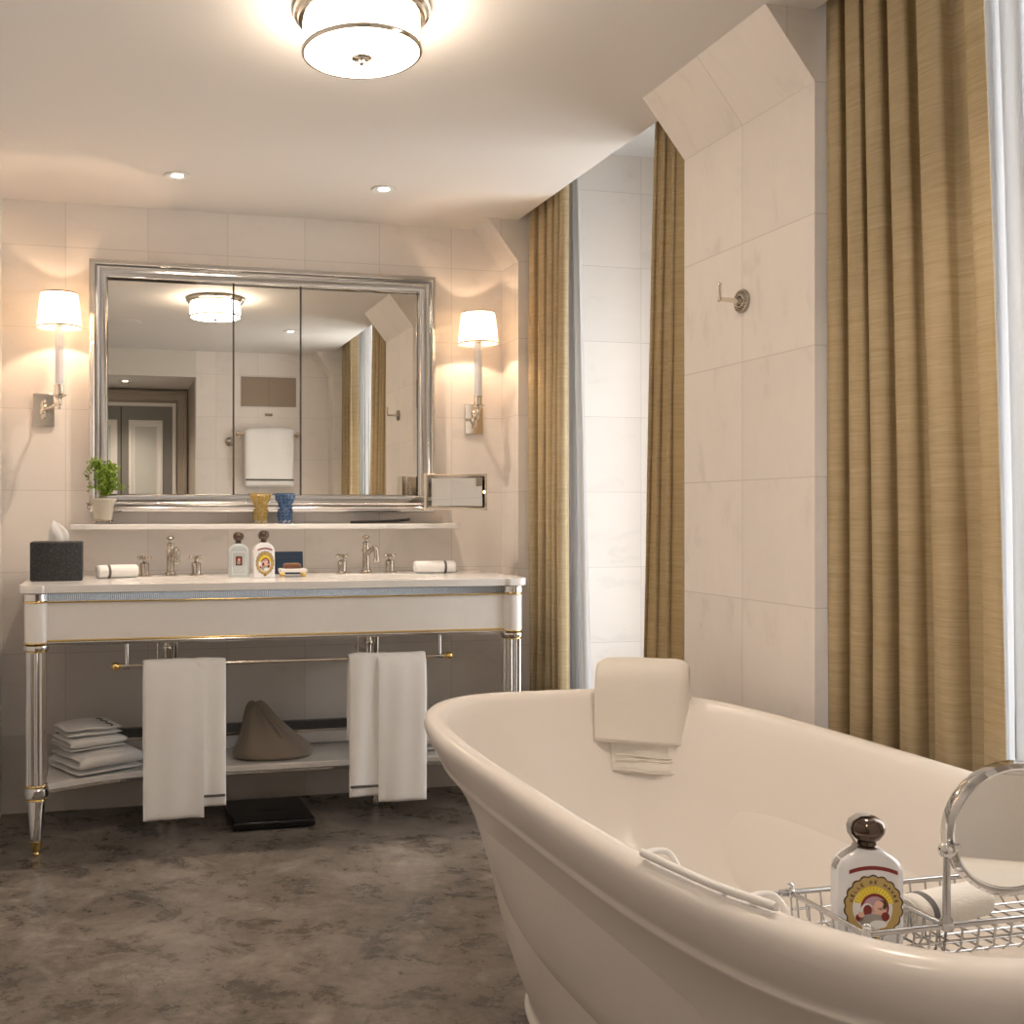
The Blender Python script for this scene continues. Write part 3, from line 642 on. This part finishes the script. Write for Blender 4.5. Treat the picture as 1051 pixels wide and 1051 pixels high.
MB().rings([[(x*k_, y*k_, z) for x, y in sup(.034, .022, 5, N_=32)] for z, k_ in ((0, .93), (.003, 1), (.014, .96), (.019, .80))]).build('soap_body', 'soap', sp_)
MB().box(-.020, .020, -.004, .004, .0188, .0205).build('ribbon', 'brass', sp_)

# ---- hand towels on the bar
def hand_towel(label, x0, x1, xs, zlong, zshort, long_left):
    t = thing('hand_towel', label, 'towel', ((x0+x1)/2, 3.64, .622), 0, 'hand towels on the washstand bar')
    xc = (x0+x1)/2
    def panel(a, b, y, zb_, seed, th=.007, back=None):
        w = b-a; ph = seed*1.7
        P = [(.022 if back is None else back, -.30), (.020, -.10), (.016, 0), (.008, .013), (0, .016), (-.009, .011), (y*.8, -.02)]+[(y, -.02+(zb_-.622+.02)*k_/8) for k_ in range(1, 9)]
        d_ = drape(w, smooth_path(P, 4), th, 20, .0030, seed)
        d_.v = [(x+(a+b)/2-xc, y_, z_) for x, y_, z_ in d_.v]; return d_
    if long_left:
        panel(x0, xs, -.026, zlong, 3).build('front_fold', 'towel', t, sharp=80)
        panel(xs-.05, x1, -.016, zshort, 4).build('rear_fold', 'towel', t, sharp=80); sa, sb = xs-.005, x1-.004
    else:
        panel(xs, x1, -.026, zlong, 6).build('front_fold', 'towel', t, sharp=80)
        panel(x0, xs+.05, -.016, zshort, 7).build('rear_fold', 'towel', t, sharp=80); sa, sb = x0+.003, xs-.002
    z = zshort+.034-.622
    MB().grid(lambda u, v: (sa-xc+(sb-sa)*u, -.0262+.0006*math.sin(8*u), z+.009*v), 12, 1).build('woven_stripe', 'stripe', t, solid=.0012)
    return t
hand_towel('white hand towel at the left of the washstand bar, stripe at its right', .126, .412, .334, .092, .126, True)
hand_towel('white hand towel at the right of the washstand bar, stripe at its left', .854, 1.142, .962, .104, .126, False)
# ---- folded towels on lower shelf
def folded(label, loc, rz, w, d_, h, nl, grp, stripe=False):
    """one cloth folded to and fro nl times; the open ends of the folds face local -x"""
    t = thing('folded_towel', label, 'towel', loc, rz, grp)
    th = h/nl; P = []
    for j in range(nl):
        s_ = 1 if j % 2 == 0 else -1; z = th*(j+.5); l_ = d_/2-th*.5-(.006 if 0 < j < nl-1 else 0)
        for k_ in range(7):
            u = -1+2*k_/6; P.append((s_*l_*u, z+.0012*math.sin(5*u+j*2)))
        if j < nl-1:
            for a in (-50, 0, 50): P.append((s_*(l_+th*.5*math.cos(R(a))), z+th*.5+th*.5*math.sin(R(a))))
    q = drape(w, P, th*.92, 16, .0016, nl+int(w*100))
    q.v = [(x*(1+.03*math.sin(60*z)), y, z*(1-.10*(abs(2*x/w)**3))) for x, y, z in q.v]
    q.build('towel_fold', 'towel', t, sharp=70)
    if stripe:
        MB().tube([(w*(.30+.03*math.sin(i*1.3)), -d_*.47+d_*.90*i/14, h*.965-.004*abs(-1+i/7)**3) for i in range(15)], .0034, 8, flat=.5).build('woven_stripe', 'stripe', t)
    return t
G_ = 'folded towels on the lower shelf'
folded('large folded white bath towel at the bottom of the shelf pile', (-.030, 3.855, .2262), R(28), .25, .25, .080, 3, G_)
folded('folded white towel in the middle of the shelf pile', (-.055, 3.86, .3075), R(24), .21, .19, .044, 3, G_)
folded('folded white towel with dark stripe on top of the shelf pile', (-.060, 3.858, .3525), R(20), .195, .175, .040, 2, G_, True)
folded('folded white towel at the right end of the lower shelf, behind tub rim', (1.27, 3.90, .2262), R(-4), .25, .20, .105, 4, G_)
# ---- sack
sk = thing('laundry_bag', 'taupe fabric laundry bag slumped on the lower shelf', 'bag', (.610, 3.88, .2262))
rs_ = []
for i, (z, a, b, dx) in enumerate(((0, .11, .06, .01), (.004, .150, .085, .01), (.02, .160, .090, .008), (.045, .140, .080, 0), (.08, .105, .062, -.012), (.115, .078, .048, -.03), (.15, .056, .034, -.045), (.18, .042, .024, -.052), (.200, .030, .016, -.054), (.208, .014, .007, -.052))):
    ring = []
    for k_ in range(40):
        t_ = 2*PI*k_/40; w1 = 1+(.16*math.sin(5*t_+1)+.10*math.sin(8*t_+.5))*min(1, z*7); ring.append((dx+a*w1*math.cos(t_), b*w1*math.sin(t_), z*(1+.06*math.sin(3*t_)*(z > .03))))
    rs_.append(ring)
MB().rings(rs_).build('bag_body', 'sack', sk, sub=1, sharp=180)
MB().tube(smooth_path([(-.035, -.018, .19), (-.018, -.050, .165), (.012, -.060, .125), (.035, -.058, .08)], 5), [.006]*15+[.002], 8, flat=.6).build('bag_fold', 'sack', sk)
# ---- bathroom scale
bs = thing('bathroom_scale', 'flat black glass bathroom scale on the floor under the vanity', 'bathroom scale', (.60, 3.865, 0))
MB().box(-.155, .150, -.155, .150, .006, .034).build('platform', 'black', bs, bevel=.008)
MB().box(-.135, .13, -.135, .13, 0, .006).build('base_plate', 'black_matte', bs)
MB().tube([(-.045+.11*i/10, -.005-.01*math.sin(PI*i/10), .0350) for i in range(11)], .0022, 6, flat=.3).build('dial_rim', 'chrome', bs)

# ================================================================== SHELF AND ITS THINGS
tag(MB().box(-.128, 1.408, 4.00, YB-.001, 1.085, 1.105).build('marble_wall_shelf', 'marble', bevel=.003), 'long thin white marble shelf on the wall under the large mirror', 'shelf')
pl = thing('potted_fern', 'small green fern in cream footed pot, left end of wall shelf', 'potted plant', (-.008, 4.062, 1.105))
MB().lathe([(.028, .016), (.033, .018), (.0345, .024), (.047, .088), (.051, .092), (.051, .098), (.046, .098), (.043, .088), (.02, .085)], seg=36).build('pot', 'pot', pl)
MB().lathe([(0, .087), (.043, .087), (.02, .093), (0, .094)], seg=24).build('soil', 'soil', pl)
q = MB().lathe([(.034, .010), (.038, .012), (.036, .017), (.028, .017)], seg=28)
for a in range(4): A = R(45+90*a); q.tube([(.033*math.cos(A), .033*math.sin(A), .013), (.040*math.cos(A), .040*math.sin(A), .007), (.042*math.cos(A), .042*math.sin(A), .0)], .0038, 8)
q.build('bronze_stand', 'dark_nickel', pl)
for s in (-1, 1): MB().sphere((s*.047, 0, .074), .008, 12).tube([(s*.05+.009*math.cos(a_*.7), -.004, .066+.009*math.sin(a_*.7)) for a_ in range(9)], .002, 6, closed=True).tube([(s*.048, 0, .076), (s*.062, -.002, .080)], .003, 8).build('pot_handle', 'dark_nickel', pl)
st = MB(); lf = MB(); rd = random.Random(4)
for i in range(40):
    a = rd.uniform(0, 2*PI); reach = rd.uniform(.02, .070)*(1.15 if math.cos(a) > 0 else .85); hh = rd.uniform(.05, .150)
    pts = []
    for j in range(8):
        t_ = j/7; pts.append(Vector((math.cos(a)*reach*t_**1.5, .6*math.sin(a)*reach*t_**1.5, .09+hh*math.sin(t_*PI*.60)/math.sin(PI*.5))))
    pts = [p for p in pts if p.y < .066]
    st.tube(pts, .0007, 5)
    for j in range(2, len(pts)):
        for k_ in range(15):
            c_ = pts[j]+Vector((rd.gauss(0, .009), rd.gauss(0, .008), rd.gauss(0, .008)))
            if c_.z < .10 or c_.y > .068: continue
            u = Vector((rd.gauss(0, 1), rd.gauss(0, 1), rd.gauss(0, .5))).normalized(); v_ = u.cross(Vector((rd.gauss(0, .4), -1, rd.gauss(.3, .5)))).normalized(); s = rd.uniform(.0032, .006)
            lf.add([c_-u*s, c_+v_*s*.8, c_+u*s*1.1+v_*s*.3, c_+u*s*1.1-v_*s*.3, c_-v_*s*.8], [(0, 1, 2, 3, 4)])
st.build('stem', 'stem', pl); lf.build('foliage', 'leaf', pl, sharp=1)
def tumbler(label, x, m, y=4.062):
    t = thing('crystal_tumbler', label, 'glass', (x, y, 1.105), 0, 'cut crystal tumblers on the wall shelf')
    rs_ = []; NF = 16; lv = [(0, .026), (.004, .0275), (.018, .0275), (.032, .029), (.046, .0305), (.060, .032), (.074, .034), (.088, .037), (.100, .040), (.118, .0425), (.121, .0425)]
    for i, (z, r_) in enumerate(lv):
        rs_.append([(r_*(1.0+(.07 if (k_+i) % 2 else -.07)*(0 < i < 9))*math.cos(2*PI*k_/NF), r_*(1.0+(.07 if (k_+i) % 2 else -.07)*(0 < i < 9))*math.sin(2*PI*k_/NF), z) for k_ in range(NF)])
    rs_ += [[(r_*math.cos(2*PI*k_/NF), r_*math.sin(2*PI*k_/NF), z) for k_ in range(NF)] for z, r_ in ((.121, .039), (.090, .0325), (.030, .024), (.016, .020))]
    MB().rings(rs_).build('tumbler_body', m, t, sharp=12)
    MB().lathe([(.0262, .0), (.028, .002), (.028, .014), (.0265, .0155)], seg=16).build('foot_ring', 'clear', t, sharp=10)
    return t
tumbler('amber cut crystal tumbler on the wall shelf beside a blue one', .597, 'amber')
tumbler('blue cut crystal tumbler on the wall shelf beside an amber one', .695, 'blue')
tr = MB()
rs_ = []
for i in range(15):
    u = -1+2*i/14; hw = .016*(1-abs(u)**3)**.5+.002; x = .125*u; zz = .006+.005*(u+1)/2+.006*max(0, u)**2
    rs_.append([(x, -hw, zz+.003), (x, -hw*.8, zz-.006), (x, hw*.8, zz-.006), (x, hw, zz+.003), (x, hw*.8, zz+.005), (x, -hw*.8, zz+.005)])
tag(tr.rings(rs_).build('comb_tray', 'black_matte', loc=(1.085, 4.055, 1.105)), 'slim black curved tray lying at the right end of wall shelf', 'tray')

# ================================================================== LARGE MIRROR
bm_ = thing('wall_mirror', 'large three-panel mirror in stepped chrome frame above the washstand', 'mirror', (0, 0, 0))
prof_ = [(0, YB-.002), (0, 4.064), (.002, 4.058), (.008, 4.055), (.010, 4.050), (.013, 4.044), (.018, 4.041), (.022, 4.044), (.024, 4.050), (.026, 4.046), (.031, 4.042), (.036, 4.045), (.038, 4.052), (.040, 4.052), (.062, 4.061), (.064, 4.058), (.0665, 4.060), (.068, 4.066), (.0685, YB-.002)]
MX0, MX1, MZ0, MZ1 = -.060, 1.322, 1.152, 2.118
MB().frame(MX0, MX1, MZ0, MZ1, prof_).build('mirror_frame', 'chrome', bm_, sharp=50)
YM = 4.090
xs = [.0085, .494, .764, 1.2540]
for i in range(3):
    g_ = MB().box(xs[i]+.002, xs[i+1]-.002, YM, YM+.006, 1.222, 2.048)
    g_.v = [(x, y-(x-.63)*.0016, z) for x, y, z in g_.v]; g_.build('mirror_panel', 'mirror', bm_)
MB().box(MX0+.064, MX1-.064, YM+.0065, YB-.002, 1.216, 2.054).build('backing', 'gap', bm_)
e_ = MB()
for x in (.494, .764): e_.box(x-.0035, x+.0035, YM-.003, YM+.002, 1.222, 2.048)
e_.build('panel_edge', 'gap', bm_)

# ================================================================== SHAVING MIRROR ON WALL
sm = thing('magnifying_mirror', 'small rectangular lit wall mirror overlapping the large frame corner', 'mirror', (1.350, 3.90, 1.2315), R(-4))
def curve_rect(w, h, y, b):   # sides bow outward slightly
    p = []
    for i in range(9): u = -1+2*i/8; p.append((w*u, y-.0*u, -h-b*(u*u)*-1-b))
    return p
def cf(dx, y):
    pts = []
    W, H = .128-dx, .073-dx
    for i in range(13): u = -1+2*i/12; pts.append((W*u, y, -H-.004*u*u+.004))
    for i in range(13): u = 1-2*i/12; pts.append((W*u, y, H+.004*u*u-.004))
    return pts
MB().rings([cf(0, .045), cf(0, -.012), cf(.004, -.016), cf(.010, -.014), (cf(.013, .0)), cf(.013, .045)], 0, True, False).build('mirror_frame', 'nickel', sm, bevel=.0008)
MB().box(-.108, .108, -.002, .004, -.0565, .0565).build('mirror_glass', 'mirror', sm, rot=(R(-5), 0, R(-10)), bevel=.001)
MB().box(-.114, .114, .0245, .028, -.060, .060).build('light_panel', 'opal' if False else 'dark_nickel', sm)
MB().lathe([(.0, 0), (.006, 0), (.0065, .003), (0, .005)], (.119, -.010, .0), 'Y', 16).build('switch_lamp', 'led', sm)
MB().tube([(0, .045, 0), (0, .14, 0), (.01, .22, 0)], .009, 12).lathe([(.03, .0), (.03, .01)], (.01, .239, 0), 'Y', 24).build('wall_arm', 'chrome', sm)

# ================================================================== SCONCES
def sconce(label, xp, xc, refl):
    t = thing('wall_sconce', label, 'wall lamp', (xp, YB, 1.543), 0, 'shaded candle sconces')
    dx = xc-xp; yc = -.155
    MB().box(-.040, .040, -.014, -.001, -.063, .063).build('backplate', 'nickel', t, bevel=.002)
    o_ = MB()
    for i in range(-4, 5): o_.sphere((.0035*math.sin(i*2), -.018, i*.0085), .0125-.0016*abs(i)+.003*(i % 2), 12, sy=.7)
    o_.build('rosette', 'nickel', t)
    MB().tube(smooth_path([(0, -.014, 0), (dx*.4, yc*.5, .002), (dx, yc, .016)], 5), .006, 12).build('arm', 'nickel', t)
    MB().lathe([(0, -.012), (.004, -.010), (.006, -.004), (.003, .000), (.008, .006), (.010, .016), (.008, .026), (.013, .034), (.026, .040), (.028, .044), (.018, .046), (.0175, .052), (.017, .076), (.019, .078), (.019, .081), (.015, .081)], (dx, yc, 0), seg=28).build('candle_cup', 'nickel', t)
    MB().lathe([(.0155, .0812), (.0155, .288), (.012, .294)], (dx, yc, 0), seg=24).build('candle_tube', 'candle', t)
    MB().lathe([(.012, .294), (.014, .297), (.014, .302), (.009, .306), (.009, .330), (.0, .330)], (dx, yc, 0), seg=20).build('lamp_holder', 'nickel', t)
    z0, z1 = .292, .420
    MB().lathe([(.081, z0), (.067, z1)], (dx, yc, 0), seg=56, cap=False).build('lamp_shade', 'shade', t)
    MB().lathe([(.0812, z0-.001), (.0822, z0), (.0820, z0+.004), (.0808, z0+.004)], (dx, yc, 0), seg=56, cap=False).build('shade_trim', 'rim_trim', t)
    MB().lathe([(.0672, z1-.004), (.0682, z1-.004), (.0678, z1+.0005), (.0668, z1+.0005)], (dx, yc, 0), seg=56, cap=False).build('shade_trim', 'rim_trim', t)
    MB().lathe([(0, .374), (.017, .374), (.018, .3755), (.017, .377), (0, .377)], (dx, yc, 0), seg=24).lathe([(.003, .33), (.003, .374)], (dx+.0, yc+.0, .0), seg=8).build('blocker_disc', 'nickel', t) if False else MB().lathe([(0, .372), (.0185, .372), (.0185, .374), (.004, .375), (0, .376)], (dx, yc, 0), seg=24).build('blocker_disc', 'nickel', t)  # added disc above the bulb, blocks light to darken the ceiling's inner circle
    lamp('sconce_lamp', 'POINT', (dx, yc, .348), SCONCE_W, t, radius=.009)
    return t
sconce('brass-toned candle sconce with lit linen shade, left of the mirror', -.230, -.166, 0)
sconce('brass-toned candle sconce with lit linen shade, right of the mirror', 1.513, 1.478, 0)

# ================================================================== CEILING LAMP, DOWNLIGHTS
cl = thing('ceiling_light', 'round flush opal glass ceiling light with nickel bands', 'ceiling light', (.593, 2.385, ZC))
MB().lathe([(0, -.001), (.150, -.001), (.160, -.004), (.163, -.010), (.160, -.018), (.153, -.022), (.150, -.030), (.143, -.032), (0, -.032)], seg=72).build('canopy', 'nickel', cl)
MB().lathe([(.0, -.033), (.139, -.033), (.139, -.103), (.136, -.105), (.06, -.112), (0, -.114)], seg=72).build('glass_shade', 'opal', cl)
q = MB().lathe([(.1395, -.098), (.1435, -.099), (.1440, -.104), (.1415, -.108), (.136, -.1075)], seg=72, cap=False)
for k_ in range(6):
    a = R(30+60*k_); q.tube([(.1415*math.cos(a), .1415*math.sin(a), -.033), (.1415*math.cos(a), .1415*math.sin(a), -.101)], .0022, 8)
q.build('metal_band', 'brass' if False else 'nickel', cl)
MB().lathe([(.0, -.113), (.024, -.114), (.025, -.118), (.018, -.121), (.008, -.122), (.006, -.127), (.007, -.131), (.003, -.135), (0, -.136)], seg=28).build('finial', 'nickel', cl)
def downlight(label, x, y, z=ZC, on=True):
    t = thing('downlight', label, 'downlight', (x, y, z), 0, 'recessed ceiling spotlights')
    MB().lathe([(.021, -.001), (.047, -.001), (.048, -.003), (.045, -.005), (.026, -.0035), (.021, -.001)], seg=40, cap=False).build('trim_ring', 'white_paint', t)
    MB().lathe([(0, -.0015), (.0195, -.0015), (.0195, -.0022), (0, -.0024)], seg=28).build('spot_lens', 'spot', t)
    lamp('spot_lamp', 'SPOT', (0, 0, -.012), SPOT_W, t, color=(1, .82, .66), radius=.02, spot=115, blend=1)
downlight('small round ceiling spotlight above the mirror, left one', .249, 3.711)
downlight('small round ceiling spotlight above the mirror, right one', 1.003, 3.695)
downlight('small ceiling spotlight over the tub seen in the mirror centre', 1.183, 1.443)
downlight('small ceiling spotlight inside the door niche, seen in the mirror', .136, .12, NZ)
tag(MB().lathe([(0, -.004), (.085, -.004), (.098, -.003), (.102, -.001), (.102, 0)], seg=48).build('ceiling_speaker', 'ceiling', loc=(.113, 1.553, ZC-.0005)), 'flat round ceiling speaker cover seen at left in the mirror', 'speaker')

# ================================================================== WALL HOOK
hk = thing('robe_hook', 'nickel robe hook on round rosette on the tiled wall above tub', 'hook', (XP, 2.431, 1.709))
def rosette(parent):
    q = MB().lathe([(.031, 0), (.032, -.003), (.030, -.008), (.026, -.009), (.024, -.006), (.021, -.006), (.019, -.011), (.013, -.012), (.011, -.008), (.009, -.014), (0, -.015)], (0, 0, 0), 'X', 40)
    for i in range(16):
        a = 2*PI*i/16; q.sphere((-.007, .0225*math.cos(a), .0225*math.sin(a)), .0032, 8)
    return q.build('rosette', 'dark_nickel', parent)
rosette(hk)
MB().tube([(-.010, 0, 0), (-.06, 0, .002), (-.066, 0, .004)], [.0075, .0055, .005], 14).tube(smooth_path([(-.066, 0, .004), (-.069, 0, .012), (-.069, 0, .040)], 4), [.0048]*8+[.0055], 12).sphere((-.069, 0, .041), .0062, 12).sphere((-.069, 0, -.001), .005, 10).build('hook_arm', 'nickel', hk)

# ================================================================== WALL BEHIND THE CAMERA (seen in the mirror)
tag(MB().box(.978, 1.392, YO+.0005, YO+.008, 1.945, 2.165, 0).box(1.1842, 1.1858, YO+.0078, YO+.0085, 1.945, 2.165, 1).build('wall_panel', ['brown_panel', 'gap']), 'brown rectangular wall panel high above the towel rack in mirror', 'wall panel')
tag(MB().box(1.155, 1.212, YO+.0005, YO+.010, 1.873, 1.893).build('wall_plate', 'dark_nickel', bevel=.002), 'small metal plate under the brown panel seen in mirror', 'wall plate')
rk = thing('towel_rack', 'nickel towel rail on the tiled wall, seen in the mirror', 'towel rail', (1.18, YO, 1.735))
MB().tube([(-.235, .07, 0), (.235, .07, 0)], .008, 14).build('rail', 'nickel', rk)
for x in (-.225, .225): MB().tube([(x, .001, 0), (x, .07, 0)], .008, 12).lathe([(.022, 0), (.022, -.008)], (x, .001, 0), 'Y', 20).build('bracket', 'nickel', rk)
rt = thing('bath_towel', 'white bath towel with grey stripe on the rail seen in mirror', 'towel', (1.175, YO+.07, 1.735), PI)
drape(.365, smooth_path([(.030, -.34), (.028, -.05), (.02, .018), (0, .032), (-.02, .018), (-.028, -.05), (-.030, -.20), (-.032, -.392)]), .022, wob=.003, seed=8).build('towel_cloth', 'towel', rt, sharp=80)
MB().box(-.180, .180, -.0475, -.046, -.350, -.337).build('woven_stripe', 'stripe', rt)
kn = tag(MB().lathe([(.034, 0), (.034, .006), (.026, .012), (.014, .014), (.012, .035), (0, .038)], (0, 0, 0), 'Y', 32).build('shower_knob', 'dark_nickel', loc=(.892, YO+.0005, 1.676), rot=(0, 0, PI)), 'round nickel wall knob left of the towel rail seen in mirror', 'knob')
